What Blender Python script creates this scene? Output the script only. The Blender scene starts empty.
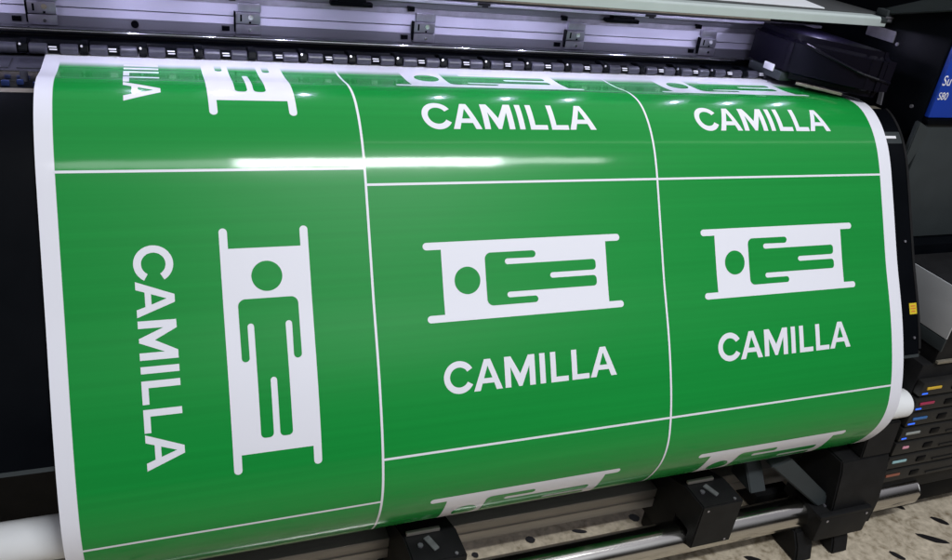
import bpy, bmesh, math, random
import numpy as np
from mathutils import Vector, Matrix
random.seed(7)
PI = math.pi
sc = bpy.context.scene
col = sc.collection
S = 0.5            # one design unit (pitch of the printed signs) in metres
ZF = 1.6           # floor lies 1.6 units under the fold line of the sheet
def W(x, y, z): return Vector((x*S, y*S, (z+ZF)*S))

# ------------------------------------------------------------ camera
CC = (-0.56855, -2.14014, 0.89760)
RR = ((0.930295, -0.345478, 0.123271), (-0.062274, -0.479933, -0.875092), (0.361487, 0.806418, -0.467993))
cd = bpy.data.cameras.new('camera'); cam = bpy.data.objects.new('camera', cd); col.objects.link(cam)
cd.sensor_width = 36.0; cd.lens = 806.93*36/952; cd.clip_start = 0.02; cd.clip_end = 200
m = Matrix.Identity(4)
for i in range(3):
    m[i][0] = RR[0][i]; m[i][1] = -RR[1][i]; m[i][2] = -RR[2][i]
m.translation = W(*CC)
cam.matrix_world = m
sc.camera = cam

# ------------------------------------------------------------ world and room and added lamps
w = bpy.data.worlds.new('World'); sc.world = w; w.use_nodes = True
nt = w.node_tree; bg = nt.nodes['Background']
tc = nt.nodes.new('ShaderNodeTexCoord'); sx = nt.nodes.new('ShaderNodeSeparateXYZ')
rp = nt.nodes.new('ShaderNodeValToRGB')
nt.links.new(tc.outputs['Generated'], sx.inputs[0])
mr = nt.nodes.new('ShaderNodeMapRange'); mr.inputs[1].default_value = -1; mr.inputs[2].default_value = 1
nt.links.new(sx.outputs['Z'], mr.inputs[0]); nt.links.new(mr.outputs[0], rp.inputs[0])
rp.color_ramp.elements[0].position = 0.62; rp.color_ramp.elements[0].color = (0.030, 0.028, 0.026, 1)
rp.color_ramp.elements[1].position = 0.96; rp.color_ramp.elements[1].color = (1.30, 1.30, 1.50, 1)
dt = nt.nodes.new('ShaderNodeVectorMath'); dt.operation = 'DOT_PRODUCT'; dt.inputs[1].default_value = Vector((0.26, -0.76, 0.60)).normalized()  # soft glow added to the world for the haze on the sheet
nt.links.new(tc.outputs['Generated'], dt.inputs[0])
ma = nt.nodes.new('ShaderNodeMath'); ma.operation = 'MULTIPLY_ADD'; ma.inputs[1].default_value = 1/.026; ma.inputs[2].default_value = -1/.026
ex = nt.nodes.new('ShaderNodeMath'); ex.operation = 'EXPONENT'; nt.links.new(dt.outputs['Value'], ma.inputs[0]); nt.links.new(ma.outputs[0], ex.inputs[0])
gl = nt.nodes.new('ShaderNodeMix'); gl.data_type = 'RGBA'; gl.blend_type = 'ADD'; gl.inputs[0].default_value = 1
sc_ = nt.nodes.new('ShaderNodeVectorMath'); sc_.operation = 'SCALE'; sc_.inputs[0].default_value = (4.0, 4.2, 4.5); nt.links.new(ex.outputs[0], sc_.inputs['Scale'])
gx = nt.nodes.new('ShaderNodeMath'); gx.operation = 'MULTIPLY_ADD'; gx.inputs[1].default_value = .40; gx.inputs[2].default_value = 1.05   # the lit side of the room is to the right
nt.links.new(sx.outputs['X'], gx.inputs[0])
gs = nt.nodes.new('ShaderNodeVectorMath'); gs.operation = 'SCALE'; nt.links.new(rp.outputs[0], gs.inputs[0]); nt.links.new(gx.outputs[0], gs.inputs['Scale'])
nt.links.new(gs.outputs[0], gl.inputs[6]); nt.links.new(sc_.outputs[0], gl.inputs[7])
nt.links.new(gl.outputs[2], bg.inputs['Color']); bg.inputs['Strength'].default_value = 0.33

def area(name, loc, rot, sx_, sy_, power, colr=(1, 1, 1), spread=None):
    l = bpy.data.lights.new(name, 'AREA'); l.shape = 'RECTANGLE'; l.size = sx_; l.size_y = sy_
    l.energy = power; l.color = colr
    if spread: l.spread = spread
    o = bpy.data.objects.new(name, l); col.objects.link(o); o.location = loc; o.rotation_euler = rot
    return o
def aim(o, target):
    d = (target-o.location).normalized()
    z = -d; x = Vector((1, 0, 0)); x = (x-z*x.dot(z)).normalized(); y = z.cross(x)
    M = Matrix.Identity(4)
    for i in range(3): M[i][0] = x[i]; M[i][1] = y[i]; M[i][2] = z[i]
    M.translation = o.location; o.matrix_world = M
def tube_or_added_lamp(u0, u1, watts, width=.10):
    o = area('ceiling_tube_and_added_lamp', W((u0+u1)/2, -2.87, 3.25), (0, 0, 0), (u1-u0)*S, width, watts, (0.94, 0.97, 1.0)); aim(o, W((u0+u1)/2-.9, -.1, -.1)); return o
tube_or_added_lamp(0.02, 2.20, 36, .15)  # the lit fixture mirrored in the sheet
tube_or_added_lamp(-1.3, -.05, 2.0, .12)       # dim lamp added to carry the reflected bar faintly to the left            
tube_or_added_lamp(2.25, 3.30, 3.2)           # dim lamp added so the reflected bar fades out to the right
area('tube_highlight_lamp', W(4.0, -1.55, 3.25), (0, 0, 0), 3.2, 0.05, 1.2, (0.98, 0.97, 0.95))  # thin lamp added for the highlight along the steel tube

sc.view_settings.view_transform = 'Standard'; sc.view_settings.look = 'None'
sc.view_settings.exposure = 0; sc.view_settings.gamma = 1

# ------------------------------------------------------------ materials
def mat(name, colr, rough=0.5, metal=0.0, spec=0.5, coat=0.0, coat_rough=0.05, noise=0.0, nscale=40, bump=0.0, bscale=300, rvar=0.0, stretch=(1, 1, 1)):
    M = bpy.data.materials.new(name); M.use_nodes = True
    n = M.node_tree; b = n.nodes['Principled BSDF']
    b.inputs['Base Color'].default_value = (*colr, 1); b.inputs['Roughness'].default_value = rough
    b.inputs['Metallic'].default_value = metal; b.inputs['Specular IOR Level'].default_value = spec
    b.inputs['Coat Weight'].default_value = coat; b.inputs['Coat Roughness'].default_value = coat_rough
    t = n.nodes.new('ShaderNodeTexCoord'); mp = n.nodes.new('ShaderNodeMapping')
    mp.inputs['Scale'].default_value = stretch
    n.links.new(t.outputs['Object'], mp.inputs[0])
    if noise or rvar:
        x = n.nodes.new('ShaderNodeTexNoise'); x.inputs['Scale'].default_value = nscale; x.inputs['Detail'].default_value = 6
        n.links.new(mp.outputs[0], x.inputs['Vector'])
        if noise:
            r = n.nodes.new('ShaderNodeMapRange'); r.inputs[1].default_value = 0.3; r.inputs[2].default_value = 0.7
            r.inputs[3].default_value = 1-noise; r.inputs[4].default_value = 1+noise
            n.links.new(x.outputs['Fac'], r.inputs[0])
            mx = n.nodes.new('ShaderNodeVectorMath'); mx.operation = 'SCALE'; mx.inputs[0].default_value = colr
            n.links.new(r.outputs[0], mx.inputs['Scale']); n.links.new(mx.outputs[0], b.inputs['Base Color'])
        if rvar:
            r2 = n.nodes.new('ShaderNodeMapRange'); r2.inputs[1].default_value = 0.3; r2.inputs[2].default_value = 0.7
            r2.inputs[3].default_value = max(0.01, rough-rvar); r2.inputs[4].default_value = rough+rvar
            n.links.new(x.outputs['Fac'], r2.inputs[0]); n.links.new(r2.outputs[0], b.inputs['Roughness'])
    if bump:
        x2 = n.nodes.new('ShaderNodeTexNoise'); x2.inputs['Scale'].default_value = bscale; x2.inputs['Detail'].default_value = 3
        n.links.new(mp.outputs[0], x2.inputs['Vector'])
        bp = n.nodes.new('ShaderNodeBump'); bp.inputs['Strength'].default_value = bump; bp.inputs['Distance'].default_value = 0.001
        n.links.new(x2.outputs['Fac'], bp.inputs['Height']); n.links.new(bp.outputs[0], b.inputs['Normal'])
    return M
def emit(name, colr, strength):
    M = bpy.data.materials.new(name); M.use_nodes = True
    b = M.node_tree.nodes['Principled BSDF']
    b.inputs['Base Color'].default_value = (*colr, 1)
    b.inputs['Emission Color'].default_value = (*colr, 1); b.inputs['Emission Strength'].default_value = strength
    return M

WHITE = (0.80, 0.80, 0.86); GREEN = (0.009, 0.264, 0.042)
def vinyl(name, kind):
    """glossy vinyl; UV = (u, s) in sign pitches. kind: sheet (white margins, green print that builds up from the print line), white, green"""
    M = bpy.data.materials.new(name); M.use_nodes = True
    n = M.node_tree; b = n.nodes['Principled BSDF']
    b.inputs['Roughness'].default_value = 0.27; b.inputs['Specular IOR Level'].default_value = 0.10
    b.inputs['Coat Weight'].default_value = 0.50; b.inputs['Coat Roughness'].default_value = 0.085
    uv = n.nodes.new('ShaderNodeUVMap'); uv.uv_map = 'print'
    # very slight waviness of the film
    nz = n.nodes.new('ShaderNodeTexNoise'); nz.inputs['Scale'].default_value = 2.2; nz.inputs['Detail'].default_value = 3
    mp = n.nodes.new('ShaderNodeMapping'); mp.inputs['Scale'].default_value = (2.0, 3.0, 1)
    n.links.new(uv.outputs[0], mp.inputs[0]); n.links.new(mp.outputs[0], nz.inputs['Vector'])
    bp = n.nodes.new('ShaderNodeBump'); bp.inputs['Strength'].default_value = 0.06; bp.inputs['Distance'].default_value = 0.003
    n.links.new(nz.outputs['Fac'], bp.inputs['Height']); n.links.new(bp.outputs[0], b.inputs['Normal']); n.links.new(bp.outputs[0], b.inputs['Coat Normal'])
    if kind == 'white':
        b.inputs['Base Color'].default_value = (*WHITE, 1); return M
    sep = n.nodes.new('ShaderNodeSeparateXYZ'); n.links.new(uv.outputs[0], sep.inputs[0])
    def ss(sock, a, bb):
        r = n.nodes.new('ShaderNodeMapRange'); r.interpolation_type = 'SMOOTHSTEP'
        r.inputs[1].default_value = a; r.inputs[2].default_value = bb
        n.links.new(sock, r.inputs[0]); return r.outputs[0]
    def mul(a, c):
        r = n.nodes.new('ShaderNodeMath'); r.operation = 'MULTIPLY'; n.links.new(a, r.inputs[0]); n.links.new(c, r.inputs[1]); return r.outputs[0]
    f = ss(sep.outputs['Y'], -0.590, -0.520)
    if kind == 'sheet':
        f = mul(f, ss(sep.outputs['X'], -0.8085, -0.8065)); f = mul(f, ss(sep.outputs['X'], 2.0005, 1.9985))
    # fine pass banding of the print, across the feed direction
    wn = n.nodes.new('ShaderNodeTexNoise'); wn.inputs['Scale'].default_value = 1.0; wn.inputs['Detail'].default_value = 3
    mp2 = n.nodes.new('ShaderNodeMapping'); mp2.inputs['Scale'].default_value = (0.7, 60, 1)
    n.links.new(uv.outputs[0], mp2.inputs[0]); n.links.new(mp2.outputs[0], wn.inputs['Vector'])
    rr = n.nodes.new('ShaderNodeMapRange'); rr.inputs[1].default_value = 0.3; rr.inputs[2].default_value = 0.7; rr.inputs[3].default_value = 0.95; rr.inputs[4].default_value = 1.05
    n.links.new(wn.outputs['Fac'], rr.inputs[0])
    sca = n.nodes.new('ShaderNodeVectorMath'); sca.operation = 'SCALE'; sca.inputs[0].default_value = GREEN; n.links.new(rr.outputs[0], sca.inputs['Scale'])
    mx = n.nodes.new('ShaderNodeMix'); mx.data_type = 'RGBA'
    n.links.new(f, mx.inputs['Factor']); mx.inputs[6].default_value = (*WHITE, 1); n.links.new(sca.outputs[0], mx.inputs[7])
    n.links.new(mx.outputs[2], b.inputs['Base Color'])
    return M
M_sheet = vinyl('printed_vinyl', 'sheet'); M_vwhite = vinyl('white_vinyl', 'white'); M_vgreen = vinyl('green_ink', 'green')
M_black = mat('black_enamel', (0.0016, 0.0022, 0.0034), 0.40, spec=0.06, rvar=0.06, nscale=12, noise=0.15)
M_blackmatt = mat('matt_black_plastic', (0.010, 0.010, 0.0105), 0.55, spec=0.2, noise=0.25, nscale=30, bump=0.15, bscale=900)
M_dark = mat('dark_grey_plastic', (0.033, 0.040, 0.042), 0.5, spec=0.35, noise=0.1, nscale=15, bump=0.1, bscale=1200)
M_greyside = mat('grey_side_plastic', (0.42, 0.43, 0.44), 0.38, spec=0.5, noise=0.12, nscale=9)
M_alu = mat('satin_aluminium', (0.60, 0.59, 0.66), 0.50, metal=0.45, noise=0.05, nscale=8, rvar=0.06, stretch=(0.3, 8, 8))
M_alud = mat('shaded_grey_aluminium', (0.20, 0.20, 0.22), 0.40, metal=0.6, noise=0.08, nscale=8, stretch=(0.3, 8, 8))  # darker copy for panel facets turned from the light, also on the lip
M_clip = mat('clip_steel', (0.46, 0.45, 0.50), 0.33, metal=0.8, noise=0.15, nscale=60)
M_clipdim = mat('dull_zinc', (0.20, 0.21, 0.21), 0.5, metal=0.5, noise=0.2, nscale=90)
M_chrome = mat('polished_steel', (0.70, 0.70, 0.72), 0.13, metal=1.0, rvar=0.04, nscale=14, stretch=(0.4, 4, 4))
M_tube = mat('drawn_steel_tube', (0.56, 0.54, 0.50), 0.17, metal=1.0, rvar=0.05, nscale=25, noise=0.06, stretch=(0.3, 3, 3))
M_beam = mat('raw_aluminium_beam', (0.50, 0.46, 0.41), 0.42, metal=0.7, noise=0.08, nscale=20, stretch=(0.3, 6, 6))
M_roller = mat('rubber_roller', (0.045, 0.045, 0.060), 0.30, spec=0.4, noise=0.15, nscale=80)
M_white = mat('white_plastic', (0.80, 0.79, 0.82), 0.4)
M_card = mat('white_core_paper', (0.86, 0.87, 0.87), 0.5, noise=0.03, nscale=30)
M_cover = mat('pale_grey_cover', (0.47, 0.53, 0.51), 0.5, noise=0.03, nscale=20)
M_covertop = mat('charcoal_cover', (0.055, 0.058, 0.058), 0.5, noise=0.1, nscale=30, bump=0.1, bscale=1500)
M_blue = mat('blue_panel', (0.006, 0.040, 0.33), 0.4, spec=0.3)
M_bluedim = mat('blue_glimmer_part', (0.045, 0.075, 0.24), 0.22, metal=0.6)
M_tan = mat('tan_metal_strip', (0.30, 0.27, 0.21), 0.45, metal=0.5, noise=0.2, nscale=60)
M_yellow = mat('yellow_sticker', (0.66, 0.50, 0.02), 0.5)
M_red = mat('sticker_print', (0.65, 0.16, 0.03), 0.5)
M_carr = mat('carriage_plastic', (0.0035, 0.003, 0.007), 0.36, spec=0.14, rvar=0.05, nscale=12)
M_paper = mat('white_paper', (0.80, 0.82, 0.84), 0.7)
M_led = emit('led_white', (0.68, 0.66, 1.0), 720)

# ------------------------------------------------------------ mesh helpers
def finish(name, bm, mats, parent=None, smooth=True, angle=35, loc=None):
    me = bpy.data.meshes.new(name)
    bmesh.ops.recalc_face_normals(bm, faces=bm.faces[:])
    bm.to_mesh(me); bm.free()
    for mm in (mats if isinstance(mats, (list, tuple)) else [mats]): me.materials.append(mm)
    o = bpy.data.objects.new(name, me); col.objects.link(o)
    if smooth:
        for p in me.polygons: p.use_smooth = True
        try: me.set_sharp_from_angle(angle=math.radians(angle))
        except Exception: pass
    base = parent.location if parent is not None else (loc if loc is not None else Vector((0, 0, 0)))
    me.transform(Matrix.Translation(-Vector(base)))
    if parent is not None: o.parent = parent
    else: o.location = base
    return o
def empty(name, loc):
    o = bpy.data.objects.new(name, None); col.objects.link(o); o.location = loc; o.empty_display_size = 0.05
    return o
def tag(o, label=None, cat=None, group=None, kind=None):
    if label: o['label'] = label
    if cat: o['category'] = cat
    if group: o['group'] = group
    if kind: o['kind'] = kind
    return o
def merge(bm, b2, mi=0):
    me = bpy.data.meshes.new('tmp'); 
    for f in b2.faces: f.material_index = mi
    b2.to_mesh(me); b2.free(); bm.from_mesh(me); bpy.data.meshes.remove(me)
def box(bm, x0, x1, y0, y1, z0, z1, bev=0.004, mi=0, seg=2):
    b = bmesh.new(); bmesh.ops.create_cube(b, size=1)
    for v in b.verts:
        v.co = W((x0+x1)/2+v.co.x*(x1-x0), (y0+y1)/2+v.co.y*(y1-y0), (z0+z1)/2+v.co.z*(z1-z0))
    if bev: bmesh.ops.bevel(b, geom=b.edges[:], offset=bev*S, segments=seg, affect='EDGES', profile=0.6)
    merge(bm, b, mi)
def cylx(bm, x0, x1, y, z, r, seg=32, mi=0, bev=0.0):
    b = bmesh.new(); bmesh.ops.create_cone(b, cap_ends=True, segments=seg, radius1=r*S, radius2=r*S, depth=(x1-x0)*S)
    b.transform(Matrix.Translation(W((x0+x1)/2, y, z)) @ Matrix.Rotation(PI/2, 4, 'Y'))
    if bev:
        es = [e for e in b.edges if all(len(v.link_edges) == 3 for v in e.verts) and len({len(f.verts) for f in e.link_faces}) > 1]
        bmesh.ops.bevel(b, geom=es, offset=bev*S, segments=2, affect='EDGES')
    merge(bm, b, mi)
def cyl(bm, p0, p1, r, seg=20, mi=0):
    a = W(*p0); c = W(*p1); d = c-a
    b = bmesh.new(); bmesh.ops.create_cone(b, cap_ends=True, segments=seg, radius1=r*S, radius2=r*S, depth=d.length)
    b.transform(Matrix.Translation((a+c)/2) @ d.to_track_quat('Z', 'Y').to_matrix().to_4x4())
    merge(bm, b, mi)
def prism_x(bm, prof, x0, x1, bev=0.0, mi=0):
    """closed (y,z) outline pushed along x"""
    b = bmesh.new()
    a = [b.verts.new(W(x0, y, z)) for y, z in prof]; c = [b.verts.new(W(x1, y, z)) for y, z in prof]
    n = len(prof)
    for i in range(n): b.faces.new((a[i], a[(i+1) % n], c[(i+1) % n], c[i]))
    b.faces.new(a); b.faces.new(c[::-1])
    bmesh.ops.recalc_face_normals(b, faces=b.faces[:])
    if bev: bmesh.ops.bevel(b, geom=b.edges[:], offset=bev*S, segments=2, affect='EDGES')
    merge(bm, b, mi)
def prism_z(bm, plan, z0, z1, bev=0.0, mi=0):
    b = bmesh.new()
    a = [b.verts.new(W(x, y, z0)) for x, y in plan]; c = [b.verts.new(W(x, y, z1)) for x, y in plan]
    n = len(plan)
    for i in range(n): b.faces.new((a[i], a[(i+1) % n], c[(i+1) % n], c[i]))
    b.faces.new(a); b.faces.new(c[::-1])
    bmesh.ops.recalc_face_normals(b, faces=b.faces[:])
    if bev: bmesh.ops.bevel(b, geom=b.edges[:], offset=bev*S, segments=3, affect='EDGES')
    merge(bm, b, mi)
def prism_y(bm, face, y0, y1, bev=0.0, mi=0):
    """closed (x,z) outline pushed along y"""
    b = bmesh.new()
    a = [b.verts.new(W(x, y0, z)) for x, z in face]; c = [b.verts.new(W(x, y1, z)) for x, z in face]
    n = len(face)
    for i in range(n): b.faces.new((a[i], a[(i+1) % n], c[(i+1) % n], c[i]))
    b.faces.new(a); b.faces.new(c[::-1])
    bmesh.ops.recalc_face_normals(b, faces=b.faces[:])
    if bev: bmesh.ops.bevel(b, geom=b.edges[:], offset=bev*S, segments=2, affect='EDGES')
    merge(bm, b, mi)

# ------------------------------------------------------------ path of the sheet (side view)
KN = [-0.85, -0.62, -0.54, -0.5, -0.47, -0.44, -0.4, -0.32, -0.25, -0.17, -0.08, 0.0, 0.1, 0.2, 0.3, 0.4, 0.5, 0.6, 0.7, 0.78, 0.86, 0.94, 1.02, 1.1, 1.18]
TH = [-0.01, -0.18, 0.19, -0.96, -3.11, -5.28, -5.38, 9.47, 30.01, 43.22, 54.68, 59.61, 59.86, 60.15, 60.07, 57.28, 58.5, 61.57, 64.23, 68.74, 75.17, 92.29, 108.65, 116.94, 122.47]
# past the visible part the sheet winds round the take-up core
KN = KN[:-2]+[1.09, 1.15, 1.21, 1.60, 2.1]; TH = TH[:-2]+[116.5, 127.0, 150.0, 150+.39*6.8*57.3, 150+(.39*6.8+.5*7.2)*57.3]
SG = np.linspace(KN[0], KN[-1], 6101); TG = np.radians(np.interp(SG, KN, TH))
ds = SG[1]-SG[0]
cy = -np.cos(TG); cz = -np.sin(TG)
PY = np.concatenate([[0], np.cumsum((cy[1:]+cy[:-1])/2*ds)]); PZ = np.concatenate([[0], np.cumsum((cz[1:]+cz[:-1])/2*ds)])
i0 = int(np.argmin(abs(SG))); PY -= PY[i0]; PZ -= PZ[i0]
def path(s): return float(np.interp(s, SG, PY)), float(np.interp(s, SG, PZ)), float(np.interp(s, SG, TG))
def on_path(u, s, off=0.0):
    y, z, t = path(s)
    return (u, y-math.sin(t)*off, z+math.cos(t)*off)       # off > 0: towards the viewer

def set_normals(o, svals):
    me = o.data
    ns = []
    for s in svals:
        t = path(s)[2]; ns.append((0, -math.sin(t), math.cos(t)))
    me.normals_split_custom_set_from_vertices(ns)

SMAX = 1.88
cuts = [round(-0.80+0.01*k, 4) for k in range(int((SMAX+0.80)/0.01)+1)]
U0, U1, U4, U5 = -0.8509, -0.8074, 2.0, 2.058
HH = 0.80695; SA = -0.0485

# ------------------------------------------------------------ floor
def floor():
    bm = bmesh.new()
    b = bmesh.new(); bmesh.ops.create_grid(b, x_segments=1, y_segments=1, size=20)
    merge(bm, b, 0)
    chips = [(2.625, -0.24, .040, .017), (2.76, -0.376, .042, .017), (2.62, -0.457, .075, .019), (2.369, -0.500, .040, .016), (1.70, -0.36, .050, .018),
             (1.304, -0.012, .028, .024), (0.791, -0.023, .022, .020), (1.02, -0.03, .036, .012), (0.537, -0.044, .018, .014)]
    rnd = random.Random(4)
    for k in range(900):
        x = rnd.uniform(-4, 7); y = rnd.uniform(-6, 2)
        if -0.62 < y < 0.1 and 0.2 < x < 3.0: continue
        chips.append((x, y, rnd.uniform(.014, .05), rnd.uniform(.010, .018)))
    for x, y, a, bb in chips:
        ang = rnd.uniform(-0.4, 0.4)-0.75; ca, sa = math.cos(ang), math.sin(ang)
        vs = []
        for k in range(9):
            q = 2*PI*k/9; r = rnd.uniform(.8, 1.12)
            p = (a*r*math.cos(q), bb*r*math.sin(q))
            vs.append(bm.verts.new(W(x+p[0]*ca-p[1]*sa, y+p[0]*sa+p[1]*ca, -ZF+0.0016)))
        f = bm.faces.new(vs); f.material_index = 1
    M = bpy.data.materials.new('beige_stone'); M.use_nodes = True
    n = M.node_tree; b = n.nodes['Principled BSDF']; b.inputs['Roughness'].default_value = 0.42; b.inputs['Specular IOR Level'].default_value = 0.35
    t = n.nodes.new('ShaderNodeTexCoord')
    n1 = n.nodes.new('ShaderNodeTexNoise'); n1.inputs['Scale'].default_value = 20; n1.inputs['Detail'].default_value = 9; n1.inputs['Roughness'].default_value = .65; n1.inputs['Distortion'].default_value = 1.2
    n2 = n.nodes.new('ShaderNodeTexNoise'); n2.inputs['Scale'].default_value = 70; n2.inputs['Detail'].default_value = 6
    n.links.new(t.outputs['Object'], n1.inputs[0]); n.links.new(t.outputs['Object'], n2.inputs[0])
    r = n.nodes.new('ShaderNodeValToRGB'); e = r.color_ramp.elements
    e[0].position = .30; e[0].color = (.22, .170, .105, 1); e[1].position = .66; e[1].color = (.68, .59, .45, 1)
    x = r.color_ramp.elements.new(.48); x.color = (.50, .43, .32, 1)
    ad = n.nodes.new('ShaderNodeMath'); ad.operation = 'MULTIPLY_ADD'; ad.inputs[1].default_value = .5
    n.links.new(n2.outputs['Fac'], ad.inputs[0])
    sb = n.nodes.new('ShaderNodeMath'); sb.operation = 'MULTIPLY_ADD'; sb.inputs[1].default_value = .75; sb.inputs[2].default_value = -.13
    n.links.new(n1.outputs['Fac'], sb.inputs[0]); n.links.new(sb.outputs[0], ad.inputs[2])
    n.links.new(ad.outputs[0], r.inputs[0]); n.links.new(r.outputs[0], b.inputs['Base Color'])
    bp = n.nodes.new('ShaderNodeBump'); bp.inputs['Strength'].default_value = .15; bp.inputs['Distance'].default_value = .002
    n.links.new(n2.outputs['Fac'], bp.inputs['Height']); n.links.new(bp.outputs[0], b.inputs['Normal'])
    o = finish('floor', bm, [M, mat('black_stone_chip', (.012, .011, .012), .4)], smooth=False)
    tag(o, kind='structure'); return o
floor()

# ------------------------------------------------------------ the printer
PR = empty('wide_format_printer', W(0.7, 0.4, -ZF))
tag(PR, 'black wide-format printer with aluminium rail, feeding out the green sheet', 'printer')
def part(name, bm, mats, parent=PR, **k):
    o = finish(name, bm, mats, None, **k)
    # keep world coordinates: child offset = minus the parent's world position
    p = parent; off = Vector((0, 0, 0))
    while p is not None: off += p.location; p = p.parent
    o.data.transform(Matrix.Translation(-off)); o.parent = parent
    return o
def parts(name, bm, mats, parent=PR, **k):
    '''one object per loose piece of bm'''
    seen = set(); out = []
    for v0 in bm.verts:
        if v0 in seen: continue
        st_ = [v0]; isl = set()
        while st_:
            v = st_.pop()
            if v in isl: continue
            isl.add(v); st_ += [e.other_vert(v) for e in v.link_edges]
        seen |= isl
        b = bmesh.new(); mp_ = {v: b.verts.new(v.co) for v in isl}
        fs = {f for v in isl for f in v.link_faces}
        for f in fs:
            nf = b.faces.new([mp_[v] for v in f.verts]); nf.material_index = f.material_index
        out.append(part(name, b, mats, parent, **k))
    bm.free(); return out
XL, XR = -1.75, 2.22
# platen behind and under the sheet
bm = bmesh.new(); box(bm, XL, XR, 0.415, 0.80, 0.10, 0.194, .004)
tl = bmesh.new()
for k in range(26):
    x = XL+.06+k*.155
    box(tl, x, x+.135, 0.43, 0.53, 0.1945, 0.1980, .001)
pl = part('platen', bm, M_roller); parts('platen_tile', tl, M_roller, pl)
bm = bmesh.new(); 
for a, c in ((XL, -1.03), (-1.015, -.905), (-.885, XR)): box(bm, a, c, .404, .4135, .10, .1955, .0015)
parts('platen_edge_strip', bm, M_chrome)
# recessed groove with small bluish fittings and the tan strip in front of the apron
bm = bmesh.new(); box(bm, XL, XR, .27, .4035, .08, .165, .002); part('front_groove', bm, M_black)
def fittings(x0, x1):
    bm = bmesh.new(); rnd = random.Random(3); x = x0
    while x < x1:
        w_ = rnd.uniform(.008, .024); yy = rnd.uniform(.335, .37)
        box(bm, x, x+w_, yy, yy+.014, .1655, .1655+rnd.uniform(.008, .02), .004); x += w_+rnd.uniform(.012, .03)
    return bm
parts('groove_fitting', fittings(-1.06, -.86), M_bluedim); parts('groove_fitting', fittings(2.062, 2.13), M_bluedim)
bm = bmesh.new(); box(bm, XL, 2.15, .222, .2695, .10, .1865, .003); part('tan_edge_strip', bm, M_tan)
# curved black apron under the sheet
def ribbon(x0, x1, s0, s1, off, thick, step=.02):
    b = bmesh.new(); ss = list(np.arange(s0, s1+1e-6, step)); rows = []
    for s in ss:
        p = on_path(x0, s, off); q = on_path(x1, s, off); r_ = on_path(x1, s, off-thick); t_ = on_path(x0, s, off-thick)
        rows.append([b.verts.new(W(*v)) for v in (p, q, r_, t_)])
    for i in range(len(rows)-1):
        for k in range(4): b.faces.new((rows[i][k], rows[i][(k+1) % 4], rows[i+1][(k+1) % 4], rows[i+1][k]))
    b.faces.new(rows[0]); b.faces.new(rows[-1][::-1]); return b
part('apron', ribbon(XL, 2.150, -.30, .700, -.012, .05), M_black, angle=50)
part('apron_end_cap', ribbon(2.1505, 2.162, -.30, .690, -.010, .09), M_blackmatt, angle=50)
bm = ribbon(XL, 2.150, .7005, .712, -.010, .055, .0115); part('apron_lip', bm, M_dark)
# small sticker marks on the apron
part('apron_label', ribbon(2.075, 2.1495, -.175, -.125, -.0115, .0006, .01), M_dark)
part('apron_mark', ribbon(2.065, 2.125, -.157, -.146, -.0108, .0006, .011), M_white)
st = part('warning_sticker', ribbon(2.112, 2.1495, .500, .543, -.0112, .0008, .0215), M_yellow)
bm = bmesh.new()
for s0, s1, x0, x1 in ((.509, .513, 2.119, 2.142), (.519, .523, 2.118, 2.144), (.530, .534, 2.121, 2.140)): merge(bm, ribbon(x0, x1, s0, s1, -.0104, .0004, .004))
parts('sticker_text_line', bm, M_red, st)
bm = bmesh.new()
for x, s in ((2.118, .26), (2.128, .635)):
    p = on_path(x, s, -.012); q = on_path(x, s, -.008); cyl(bm, p, q, .005, 10)
parts('apron_screw', bm, M_clip)
# black sheets added for the darkness under the apron
bm = bmesh.new(); box(bm, XL, 2.28, .02, .06, -1.30, -.55, .004); box(bm, XL, 2.28, .02, .6, -.62, -.56, .004); parts('dark_backing', bm, M_blackmatt)
bm = bmesh.new(); box(bm, XL, 2.22, -.30, .02, -.66, -.635, .004); part('apron_bracket', bm, M_blackmatt)
bm = bmesh.new()
for x in (-1.3, 1.9): box(bm, x, x+.16, .10, .45, -1.56, -.6, .01); box(bm, x-.02, x+.18, -.1, .8, -ZF+.002, -1.52, .01)
parts('stand_leg', bm, M_blackmatt)

# extruded aluminium guide panel behind the rollers, built as bands of one profile
Y0 = .75
bands = [  # (z_bottom, z_top, y_bottom, y_top, material index)
    (.2460, .2760, Y0, Y0+.006, 1), (.2760, .3000, Y0+.010, Y0+.018, 0), (.3000, .3040, Y0+.034, Y0+.034, 1),
    (.3040, .3400, Y0+.012, Y0+.024, 0), (.3400, .3600, Y0+.024, Y0+.026, 2), (.3600, .3900, Y0+.032, Y0+.032, 1)]
bm = bmesh.new()
for z0, z1, ya, yb, mi in bands:
    prism_x(bm, [(ya, z0), (yb, z1-.0006), (Y0+.10, z1-.0006), (Y0+.10, z0)], XL, 2.20, 0, mi)
part('guide_panel', bm, [M_alu, M_alud, M_clip], angle=20)  # grey bands put the shade of the turned facets into the colour
bm = bmesh.new(); box(bm, XL, 2.20, Y0-.02, Y0-.0005, .3905, .4020, .002); part('carriage_rail', bm, M_alu)
bm = bmesh.new()
prism_x(bm, [(Y0-.030, .2300), (Y0-.034, .2330), (Y0-.030, .2365), (Y0-.002, .2455), (Y0+.02, .2455), (Y0+.02, .2200), (Y0-.026, .2200)], XL, 2.20)
part('chrome_lip', bm, M_alud, angle=25)
bm = bmesh.new(); cylx(bm, XL, 2.19, Y0-.036, .2385, .0095, 24); part('chrome_rod', bm, M_chrome)
bm = bmesh.new(); box(bm, XL, 2.20, .66, .80, .195, .2190, .003); part('roller_shadow_channel', bm, M_black)  # black strip stands in for the shade in the gap behind the rollers
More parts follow.
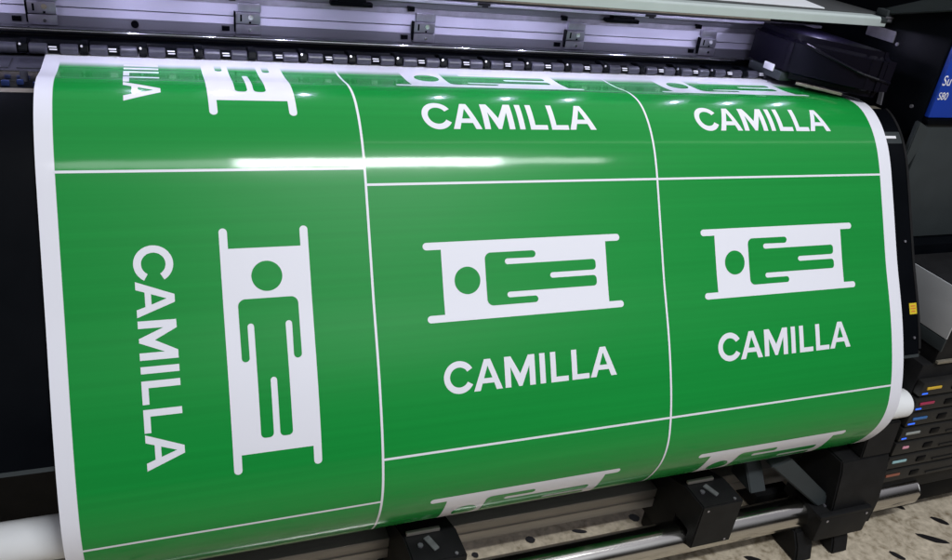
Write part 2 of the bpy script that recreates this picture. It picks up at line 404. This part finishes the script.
# clips on the panel
def clip(x):
    bm = bmesh.new()
    box(bm, x-.040, x+.040, Y0-.006, Y0+.020, .282, .318, .002); box(bm, x-.040, x+.040, Y0-.010, Y0+.014, .249, .2795, .002)
    box(bm, x-.030, x+.044, Y0+.008, Y0+.026, .3185, .347, .0015)
    cl = part('panel_clip', bm, M_clip)
    bm = bmesh.new(); cyl(bm, (x+.008, Y0-.013, .305), (x+.008, Y0-.004, .305), .0085, 16); cyl(bm, (x+.006, Y0-.014, .263), (x+.006, Y0-.008, .263), .005, 14)
    parts('screw', bm, M_chrome, cl)
    bm = bmesh.new(); box(bm, x-.026, x-.020, Y0-.0075, Y0-.005, .290, .312, 0); box(bm, x+.003, x+.010, Y0-.0075, Y0-.004, .2835, .290, 0); box(bm, x-.0455, x-.0405, Y0-.008, Y0+.01, .255, .32, 0)
    box(bm, x-.085, x-.060, Y0-.004, Y0+.01, .2555, .2705, 0); box(bm, x-.060, x-.038, Y0+.012, Y0+.04, .352, .368, 0)
    parts('clip_slot', bm, M_black, cl)
for x in (-.865, -.245, .38, 1.003, 1.634): clip(x)
bm = bmesh.new()
cyl(bm, (-.60, Y0-.004, .262), (-.60, Y0+.02, .262), .012, 18); part('panel_hole', bm, M_black)
for x in (.11, 1.21):
    bm = bmesh.new(); box(bm, x-.075, x+.075, Y0+.004, Y0+.04, .357, .372, .003); box(bm, x-.05, x+.05, Y0+.002, Y0+.04, .372, .384, .003); part('sensor_block', bm, M_black)
for x in (.60, 1.32, 2.0):
    bm = bmesh.new(); box(bm, x-.03, x+.02, Y0-.022, Y0-.0205, .393, .402, 0); box(bm, x-.012, x+.012, Y0-.023, Y0-.0215, .388, .394, 0); part('rail_joint', bm, M_blackmatt)

# pinch rollers
RX = [-.827+.1640*k for k in range(-6, 18)]
for x in RX:
    if x > 2.1: continue
    bm = bmesh.new()
    rj = random.Random(int(x*1000)); RYJ = .572+rj.uniform(-.0015, .0015); rb = bmesh.new(); n = 24; rings = []
    for dx, rr_ in ((-.066, .0), (-.066, .0135), (-.063, .0160), (-.020, .0160), (-.017, .0135), (-.0168, .0110), (.0168, .0110), (.017, .0135), (.020, .0160), (.063, .0160), (.066, .0135), (.066, .0)):
        rings.append([rb.verts.new(W(x+dx, RYJ+rr_*math.cos(2*PI*k/n), .2175+rr_*math.sin(2*PI*k/n))) for k in range(n)])
    for i in range(len(rings)-1):
        for k in range(n):
            f = rb.faces.new((rings[i][k], rings[i][(k+1) % n], rings[i+1][(k+1) % n], rings[i+1][k]))
            if i == 5: f.material_index = 1
    bmesh.ops.remove_doubles(rb, verts=rb.verts[:], dist=1e-6)
    merge_roller = part('pinch_roller', rb, [M_roller, M_black]); r = merge_roller; bm.free()
    bm = bmesh.new(); g = rj.uniform(-.003, .003); box(bm, x-.012+g, x+.010+g, .5555, .5605, .2250, .2285, .001); box(bm, x-.010+g, x+.011+g, .5535, .558, .2185, .2215, .001); parts('roller_glint', bm, M_white, r)  # white slivers painted as the glint at each roller hub
    bm = bmesh.new(); prism_x(bm, [(.560, .2055), (.556, .214), (.566, .232), (.60, .240), (.64, .232), (.64, .2055)], x+.0705, x+.0935, .002); box(bm, x-.0700, x+.0935, .598, .66, .2105, .2255, .004)
    part('roller_holder', bm, M_black, r)
    if rj.random() < .8:
        bm = bmesh.new(); cyl(bm, (x+.076, .564, .229), (x+.076, .558, .2325), .0035, 8); part('holder_pin', bm, M_clip, r)

# front cover beam with the LED strip under it
bm = bmesh.new(); prism_x(bm, [(.400, .4715), (.400, .500), (.408, .507), (.46, .507), (.46, .4780), (.412, .4715)], XL, 2.20, .0012); part('cover_beam', bm, M_cover)
bm = bmesh.new(); box(bm, XL, 2.26, .4605, 1.0, .470, .5125, .004); part('top_cover', bm, M_covertop)
bm = bmesh.new(); box(bm, XL, 2.20, .4205, .4595, .4714, .4760, 0); part('led_strip', bm, M_white)
LED = [.394+.262*k+(k//3)*(-.786+1.003-.0) for k in range(-9, 7)]
for x in LED:
    if x > 2.15: continue
    bm = bmesh.new(); box(bm, x-.010, x+.010, .440, .452, .4672, .4712, .0012); part('led_lamp', bm, M_led)
bm = bmesh.new(); box(bm, 2.17, 2.30, .395, .46, .487, .5075, .003); box(bm, 2.19, 2.29, .40, .46, .508, .535, .006); part('cover_latch', bm, M_dark)
bm = bmesh.new(); box(bm, 2.185, 2.265, .392, .398, .5045, .512, .001); box(bm, 2.195, 2.215, .391, .3945, .492, .502, .001); box(bm, 2.225, 2.245, .391, .3945, .491, .501, .001)
parts('latch_contact', bm, M_clip)

# print-head carriage parked over the right end
plan = [(1.80, .70), (1.80, .47), (1.815, .43), (1.97, .215), (2.01, .185), (2.05, .175), (2.07, .175), (2.07, .70)]
bm = bmesh.new(); prism_z(bm, plan, .238, .412, .030); CA = part('carriage', bm, M_carr)
bm = bmesh.new(); prism_z(bm, [(1.84, .402), (1.945, .256), (1.952, .262), (1.85, .41)], .2265, .2370, .001); part('wiper_strip', bm, M_tan, CA)
bm = bmesh.new(); box(bm, 1.800, 1.86, .455, .66, .226, .262, .006); part('carriage_foot', bm, M_dark, CA)
bm = bmesh.new(); box(bm, 1.7925, 1.7995, .50, .56, .252, .280, .003); part('carriage_latch', bm, M_white, CA)
bm = bmesh.new()
for k in range(14):
    t0, t1 = k/14, (k+1)/14
    def cp(t):
        if t < .7: q = t/.7; return (1.835+.135*q-.003, .402-.187*q-.002, .385-.06*q)
        q = (t-.7)/.3; return (1.967+.11*q, .213-.039*min(1, q*1.6), .325-.022*q)
    cyl(bm, cp(t0), cp(t1), .006, 8)
part('highlight_rib', bm, M_carr, CA)  # raised line added for the curved highlight on the carriage

# right-hand side: opening wall, control housing, ink unit
bm = bmesh.new(); box(bm, 2.2235, 3.6, .10, 1.1, -.33, .60, .012); HO = part('side_housing', bm, M_black)
bm = bmesh.new(); box(bm, 2.32, 3.58, .0205, 1.05, -1.40, -.3305, .006); part('housing_base', bm, M_black, HO)
bm = bmesh.new(); box(bm, 2.252, 3.58, .085, .0995, -.325, .170, .006); part('front_fascia', bm, M_dark, HO)
bm = bmesh.new(); box(bm, 2.232, 3.58, .078, .0995, .200, .520, .004); LP = part('label_panel', bm, M_blue, HO)
bm = bmesh.new(); box(bm, 2.232, 3.58, .070, .0990, .174, .1965, .004); part('fascia_trim', bm, M_black, HO)
bm = bmesh.new(); prism_y(bm, [(2.175, .19), (2.235, .165), (2.243, .13), (2.21, .02), (2.195, -.04), (2.17, -.05)], .06, .0840, .004); part('corner_bracket', bm, M_dark, HO)
def text(body, x, z, h, name):
    cu = bpy.data.curves.new(name, 'FONT'); cu.body = body; cu.size = 1; cu.offset = .004; cu.extrude = 0
    o = bpy.data.objects.new(name, cu); col.objects.link(o)
    dg = bpy.context.evaluated_depsgraph_get(); me = bpy.data.meshes.new_from_object(o.evaluated_get(dg)); bpy.data.objects.remove(o)
    b = bmesh.new(); b.from_mesh(me); bpy.data.meshes.remove(me)
    k = h/.73; x -= .030
    for v in b.verts: v.co = W(x+v.co.x*k*.86, .0768, z+v.co.y*k)
    return b
bm = text('Su', 2.262, .327, .040, 'n'); merge_b = text('S80', 2.268, .272, .030, 'n'); merge(bm, merge_b); part('lettering', bm, M_white, LP, smooth=False)
bm = bmesh.new(); prism_y(bm, [(2.2165, .42), (2.2225, .42), (2.2225, .455), (2.2165, .465)], .35, .50, .001); part('wall_bracket', bm, M_clip, HO)
bm = bmesh.new(); prism_x(bm, [(.30, .18), (.325, .18), (.335, .27), (.318, .275)], 2.2165, 2.2230, .001); part('wall_strip', bm, M_clip, HO)
bm = bmesh.new()
for y, z in ((.16, .22), (.33, .42), (.2, .12)): cyl(bm, (2.2175, y, z), (2.2240, y, z), .007, 12)
parts('wall_screw', bm, M_clip, HO)
bm = bmesh.new(); prism_x(bm, [(.08, .60), (.42, .515), (.44, .535), (.12, .66)], 2.20, 2.235, .004); prism_z(bm, [(2.24, .07), (3.6, .07), (3.6, .9), (2.24, .9)], .604, .66, .012); parts('cover_arm', bm, M_dark, HO)

# ink unit, its side facing us
bm = bmesh.new(); box(bm, 2.304, 3.5, -.315, .0, -.70, -.362, .006); box(bm, 2.250, 3.5, -.315, .0, -1.40, -.695, .006); IU = part('ink_unit', bm, M_blackmatt)
bm = bmesh.new(); box(bm, 2.2965, 2.3035, -.325, -.02, -.572, -.366, .003); part('side_plate', bm, M_greyside, IU)
bm = bmesh.new(); box(bm, 2.2965, 2.3035, -.325, -.02, -.630, -.576, .003); part('side_trim', bm, M_dark, IU)
bm = bmesh.new(); box(bm, 2.306, 3.5, -.330, -.3155, -.688, -.676, .002); part('front_edge_strip', bm, M_tan, IU)
bm = bmesh.new(); box(bm, 2.304, 3.5, -.30, .0, -1.52, -1.4005, .006); box(bm, 2.34, 3.4, -.24, -.04, -ZF+.002, -1.5205, .01); parts('unit_base', bm, M_black, IU)

# ink trays in the unit: each its own thing with a coloured tag and a small blue lamp
tags = [('yellow', (.75, .48, .04)), ('magenta', (.42, .03, .09)), ('blue', (.04, .16, .42)), ('grey', (.34, .36, .34)), ('pink', (.75, .32, .42)),
        ('pale cyan', (.33, .55, .58)), ('rusty orange', (.30, .10, .06))]
M_bled = emit('blue_indicator', (.03, .14, .9), 0.9)
M_tray = mat('tray_plastic', (.017, .0165, .0155), .45, spec=.35, noise=.2, nscale=25)
zt = -.7600
for k, (nm, c) in enumerate(tags):
    z1 = zt-k*.0775-(0.0); z0 = z1-.066
    T = empty('ink_tray', W(2.62, -.33, z0))
    tag(T, 'black ink tray with %s tag, in the stack right of the white core' % nm, 'ink tray', 'ink trays stacked in the ink unit')
    bm = bmesh.new(); box(bm, 2.2520, 3.3, -.352, -.3165, z0, z1, .006); box(bm, 2.52, 3.0, -.357, -.3525, z0+.012, z0+.022, .003)
    part('tray_front', bm, M_tray, T)
    w_ = .080 if k not in (4,) else .035
    bm = bmesh.new(); box(bm, 2.275+(.02 if k == 4 else 0), 2.275+w_+(.02 if k == 4 else 0), -.3570, -.3522, z0+.034, z0+.046, .002); part('colour_tag', bm, mat('tag_'+nm.replace(' ', '_'), c, .45), T)
    bm = bmesh.new(); box(bm, 2.42, 2.47, -.356, -.3522, z0+.02, z0+.046, .003); part('tray_catch', bm, M_black, T)
    if k < 4:
        bm = bmesh.new(); box(bm, 2.262+.003*(k%2), 2.292+.004*(k%3), -.3545, -.3522, z0+.011, z0+.0175, .001); parts('indicator_lamp', bm, M_bled, T)

# ------------------------------------------------------------ the printed sheet
SH = empty('printed_vinyl_sheet', W(.6, -.40, -1.0))
tag(SH, 'glossy green vinyl sheet of white CAMILLA stretcher signs hanging over the printer', 'printed sheet')
def uvset(o, uvs):
    l = o.data.uv_layers.new(name='print')
    for lp in o.data.loops: l.data[lp.index].uv = uvs[lp.vertex_index]
def build_sheet():
    b = bmesh.new(); us = np.linspace(U0, U5, 13); uvs = []; rows = []; th = .0006
    for s in cuts:
        rows.append([b.verts.new(W(*on_path(u, s))) for u in us]); uvs += [(u, s) for u in us]
    n1 = len(uvs); back = []
    for s in cuts:
        back.append([b.verts.new(W(*on_path(u, s, -th))) for u in us]); uvs += [(-9.0, s) for u in us]
    for i in range(len(cuts)-1):
        for j in range(len(us)-1):
            b.faces.new((rows[i][j], rows[i+1][j], rows[i+1][j+1], rows[i][j+1]))
            b.faces.new((back[i][j], back[i][j+1], back[i+1][j+1], back[i+1][j]))
        b.faces.new((rows[i][0], back[i][0], back[i+1][0], rows[i+1][0]))
        b.faces.new((rows[i][-1], rows[i+1][-1], back[i+1][-1], back[i][-1]))
    me = bpy.data.meshes.new('sheet'); b.to_mesh(me); b.free()
    me.materials.append(M_sheet)
    for p in me.polygons: p.use_smooth = True
    o = bpy.data.objects.new('vinyl_film', me); col.objects.link(o)
    uvset(o, uvs)
    ns = []
    for k in range(2):
        sg = 1 if k == 0 else -1
        for s in cuts:
            t = path(s)[2]
            for u in us: ns.append((0, -math.sin(t)*sg, math.cos(t)*sg))
    me.normals_split_custom_set_from_vertices(ns)
    me.transform(Matrix.Translation(-SH.location)); o.parent = SH
    return o
FILM = build_sheet()

def arc(cx, cy_, r, a0, a1, n=8):
    return [(cx+r*math.cos(math.radians(a0+(a1-a0)*k/n)), cy_+r*math.sin(math.radians(a0+(a1-a0)*k/n))) for k in range(n+1)]
def decal(name, layers, tf):
    """layers: [(offset, material index, [outlines])] in sign coordinates (x right, y down); tf maps them to (u, s)"""
    B = bmesh.new(); offs = []
    lay = B.verts.layers.float.new('off')
    for off, mi, outs in layers:
        for out in outs:
            b = bmesh.new()
            vs = [b.verts.new((*tf(x, y), 0)) for x, y in out]
            f = b.faces.new(vs); f.normal_update()
            if f.normal.z > 0: f.normal_flip()
            bmesh.ops.triangulate(b, faces=b.faces[:], ngon_method='EAR_CLIP')
            lo = min(v.co.y for v in b.verts); hi = max(v.co.y for v in b.verts)
            for c in cuts:
                if lo+1e-5 < c < hi-1e-5:
                    bmesh.ops.bisect_plane(b, geom=b.verts[:]+b.edges[:]+b.faces[:], dist=1e-6, plane_co=(0, c, 0), plane_no=(0, 1, 0))
            l2 = b.verts.layers.float.new('off')
            for v in b.verts: v[l2] = off
            me = bpy.data.meshes.new('t')
            for f in b.faces: f.material_index = mi
            b.to_mesh(me); b.free(); B.from_mesh(me); bpy.data.meshes.remove(me)
    lay = B.verts.layers.float['off']
    dele = [v for v in B.verts if v.co.y > SMAX or v.co.y < cuts[0]]
    bmesh.ops.delete(B, geom=dele, context='VERTS')
    uvs = [(v.co.x, v.co.y) for v in B.verts]
    for v in B.verts: v.co = W(*on_path(v.co.x, v.co.y, v[lay]))
    me = bpy.data.meshes.new(name); B.to_mesh(me); B.free()
    me.materials.append(M_vwhite); me.materials.append(M_vgreen)
    for p in me.polygons: p.use_smooth = True
    o = bpy.data.objects.new(name, me); col.objects.link(o); uvset(o, uvs)
    set_normals(o, [s for u, s in uvs])
    me.transform(Matrix.Translation(-SH.location)); o.parent = SH
    return o
STR = ([(.1713, .1775)]+arc(.8267, .18875, .01125, -90, 90)+[(.7835, .2), (.7835, .3965)]+arc(.8260, .4075, .011, -90, 90)+arc(.1710, .4075, .011, 90, 270)+[(.2165, .3965), (.2165, .2)]+arc(.1713, .18875, .01125, 90, 265))
BODY = (arc(.377, .2365, .02, 180, 270)+arc(.519, .2275, .011, -90, 90)+arc(.4325, .2465, .009, 270, 90)+[(.70, .2550)]+arc(.731, .2667, .012, -90, 0, 5)+arc(.731, .2775, .012, 0, 90, 5)
        + arc(.5855, .29825, .00875, 270, 90)+arc(.731, .319, .012, -90, 0, 5)+arc(.731, .3295, .012, 0, 90, 5)+arc(.4335, .3500, .00875, 270, 90)+arc(.519, .3693, .0105, -90, 90)+arc(.377, .360, .02, 90, 180))
HEAD = arc(.296, .2975, .0420, 0, 352, 44)
LT = [  # CAMILLA
    arc(.2472, .5885, .0495, 30.5, 329.5, 40)+arc(.2472, .5885, .0303, 329.5, 30.5, 40),
    [(.2923, .6365), (.3297, .541), (.3503, .541), (.3873, .6365), (.3668, .6365), (.3595, .6148), (.3212, .6148), (.3136, .6365)],
    [(.3965, .6365), (.3965, .541), (.4185, .541), (.4482, .5968), (.4778, .541), (.4998, .541), (.4998, .6365), (.4803, .6365), (.4803, .5740), (.4537, .6358), (.4427, .6358), (.4160, .5740), (.4160, .6365)],
    [(.5165, .541), (.5352, .541), (.5352, .6365), (.5165, .6365)],
    [(.5542, .541), (.5728, .541), (.5728, .6205), (.6160, .6205), (.6160, .6370), (.5542, .6370)],
    [(.6292, .541), (.6478, .541), (.6478, .6205), (.6912, .6205), (.6912, .6370), (.6292, .6370)],
    [(.6955, .6365), (.7336, .541), (.7544, .541), (.7926, .6365), (.7714, .6365), (.7634, .6148), (.7246, .6148), (.7168, .6365)]]
HOLE = [[(.3267, .5990), (.3540, .5990), (.3400, .5615)], [(.7302, .5990), (.7578, .5990), (.7440, .5600)]]
def sign(tf, what='both'):
    if 'p' in what or what == 'both': decal('stretcher_pictogram', [(.0005, 0, [STR]), (.0010, 1, [BODY, HEAD])], tf)
    if 't' in what or what == 'both': decal('lettering', [(.0005, 0, LT), (.0010, 1, HOLE)], tf)
for c in (0, 1):
    for r in (-1, 0, 1):
        sign(lambda x, y, c=c, r=r: (c+x, r*HH+y), 'p' if r == 1 else 'pt')
for r in (-1, 0):
    sign(lambda x, y, r=r: (-y, SA+r+x), 'pt')
lw = .0036
def line(u0, u1, s0, s1): decal('border_line', [(.0007, 0, [[(u0, s0), (u1, s0), (u1, s1), (u0, s1)]])], lambda x, y: (x, y))
line(-lw, lw, -.60, 1.40); line(1-lw, 1+lw, -.60, 1.40)
for s in (SA, SA+1): line(U1-.002, -lw-.0001, s-lw, s+lw)
for s in (0, HH):
    line(lw+.0001, 1-lw-.0001, s-lw, s+lw); line(1+lw+.0001, U4+.002, s-lw, s+lw)

# ------------------------------------------------------------ take-up core
def core():
    b = bmesh.new(); n = 64; x0, x1 = -1.6, 2.245; rings = []
    prof = [(x0, .050), (x0, .0585), (x0+.002, .060), (x1-.0025, .060), (x1, .0575), (x1, .050)]
    for x, r in prof: rings.append([b.verts.new(W(x, -.30+r*math.cos(2*PI*k/n), -.890+r*math.sin(2*PI*k/n))) for k in range(n)])
    m_ = len(rings)
    for i in range(m_):
        for k in range(n): b.faces.new((rings[i][k], rings[i][(k+1) % n], rings[(i+1) % m_][(k+1) % n], rings[(i+1) % m_][k]))
    o = finish('take_up_core', b, M_card, loc=W(.3, -.30, -.95), angle=40)
    tag(o, 'white cardboard take-up core behind the bottom of the green sheet', 'cardboard core')
core()

# ------------------------------------------------------------ take-up unit
TU = empty('take_up_unit', W(.9, -.30, -ZF))
tag(TU, 'low take-up unit of bright steel tube, aluminium beam and black brackets on the floor', 'take-up reel')
bm = bmesh.new(); cylx(bm, -1.6, 2.545, -.30, -1.421, .0655, 56, 0, .004); part('steel_tube', bm, M_tube, TU, angle=40)
bm = bmesh.new()
box(bm, -1.6, 2.20, -.115, .0, -1.380, -1.335, .003); box(bm, -1.6, 2.20, -.108, .0, -1.388, -1.3805, 0); box(bm, -1.6, 2.20, -.115, .0, -1.433, -1.3885, .003)
part('aluminium_beam', bm, M_beam, TU)
def bracket(x):
    bm = bmesh.new()
    prism_x(bm, [(-.385, -1.185), (-.385, -1.400), (-.34, -1.415), (-.34, -1.345), (-.26, -1.345), (-.26, -1.50), (-.02, -1.50), (-.02, -1.27), (-.13, -1.235), (-.26, -1.185)], x, x+.19, .005)
    b = part('tube_bracket', bm, M_blackmatt, TU)
    bm = bmesh.new(); box(bm, x+.01, x+.13, -.262, -.248, -1.183, -1.170, .002); part('bracket_bar', bm, M_beam, b)
    bm = bmesh.new(); prism_z(bm, [(x+.085, -.345), (x+.105, -.335), (x+.085, -.275), (x+.062, -.285)], -1.1845, -1.178, .0015); part('bracket_plate', bm, M_clipdim, b)
    bm = bmesh.new(); cyl(bm, (x+.045, -.31, -1.186), (x+.045, -.31, -1.179), .010, 6); cyl(bm, (x+.155, -.37, -1.186), (x+.155, -.37, -1.181), .006, 12)
    cyl(bm, (x+.03, -.386, -1.21), (x+.03, -.383, -1.21), .005, 10); cyl(bm, (x+.16, -.386, -1.385), (x+.16, -.383, -1.385), .005, 10); parts('bracket_bolt', bm, M_clip, b)
for x in (.14, 1.288): bracket(x)
# drive unit at the right end
bm = bmesh.new()
prism_x(bm, [(-.355, -1.112), (-.20, -1.112), (-.17, -1.15), (-.14, -1.46), (-.40, -1.46), (-.40, -1.33), (-.372, -1.16)], 1.97, 2.232, .006)
part('drive_housing', bm, M_blackmatt, TU)
bm = bmesh.new(); prism_x(bm, [(-.357, -1.1115), (-.22, -1.1115), (-.225, -.951), (-.345, -.951)], 2.068, 2.2315, .005); part('core_holder', bm, M_blackmatt, TU)
bm = bmesh.new(); box(bm, 1.90, 2.175, -.425, -.25, -1.475, -1.345, .008); box(bm, 1.885, 2.165, -.43, -.405, -1.345, -1.331, .003); DB = part('drive_box', bm, M_blackmatt, TU)
bm = bmesh.new(); cyl(bm, (1.935, -.427, -1.365), (1.935, -.422, -1.365), .006, 12); cyl(bm, (2.15, -.427, -1.365), (2.15, -.422, -1.365), .006, 12); cyl(bm, (1.97, -.36, -1.346), (1.97, -.36, -1.339), .009, 6); parts('drive_box_bolt', bm, M_clip, DB)
bm = bmesh.new(); 
a = [(1.66, -.30, -1.13), (1.75, -.30, -1.10), (2.02, -.36, -1.335), (1.93, -.36, -1.345)]
b = bmesh.new(); lo = [b.verts.new(W(x, y, z)) for x, y, z in a]; hi = [b.verts.new(W(x, y+.05, z-.0)) for x, y, z in a]
for i in range(4): b.faces.new((lo[i], lo[(i+1) % 4], hi[(i+1) % 4], hi[i]))
b.faces.new(lo); b.faces.new(hi[::-1]); bmesh.ops.recalc_face_normals(b, faces=b.faces[:]); bmesh.ops.bevel(b, geom=b.edges[:], offset=.003, segments=2, affect='EDGES')
merge(bm, b); part('swing_arm', bm, M_dark, TU)
bm = bmesh.new(); prism_x(bm, [(-.16, -1.15), (-.16, -1.26), (-.30, -1.26), (-.22, -1.16)], 1.60, 1.68, .004); part('sensor_bracket', bm, M_dark, TU)
bm = bmesh.new()
for x in (1.86, 2.06):
    prism_x(bm, [(-.42, -ZF+.002), (-.40, -1.53), (-.36, -1.47), (-.22, -1.47), (-.18, -ZF+.002)], x, x+.09, .008)
parts('drive_foot', bm, M_blackmatt, TU)
bm = bmesh.new(); box(bm, -1.5, -1.3, -.42, -.1, -ZF+.002, -1.33, .01); box(bm, .12, .26, -.25, -.05, -ZF+.002, -1.501, .01); box(bm, 1.31, 1.45, -.25, -.05, -ZF+.002, -1.501, .01); parts('unit_foot', bm, M_blackmatt, TU)

# ------------------------------------------------------------ paper on the cover
bm = bmesh.new(); prism_z(bm, [(1.33, .482), (1.93, .468), (2.02, .80), (1.42, .84)], .5130, .5165, 0)
o = finish('paper_sheet', bm, M_paper, loc=W(1.75, .65, .513), smooth=False)
bm = bmesh.new(); prism_z(bm, [(1.60, .56), (1.70, .555), (1.71, .60), (1.61, .605)], .5170, .5172, 0)
pm = part('printed_patch', bm, mat('pale_blue_print', (.25, .50, .72), .6), o, smooth=False)
tag(o, 'white paper sheet lying on the dark top cover of the printer', 'paper')
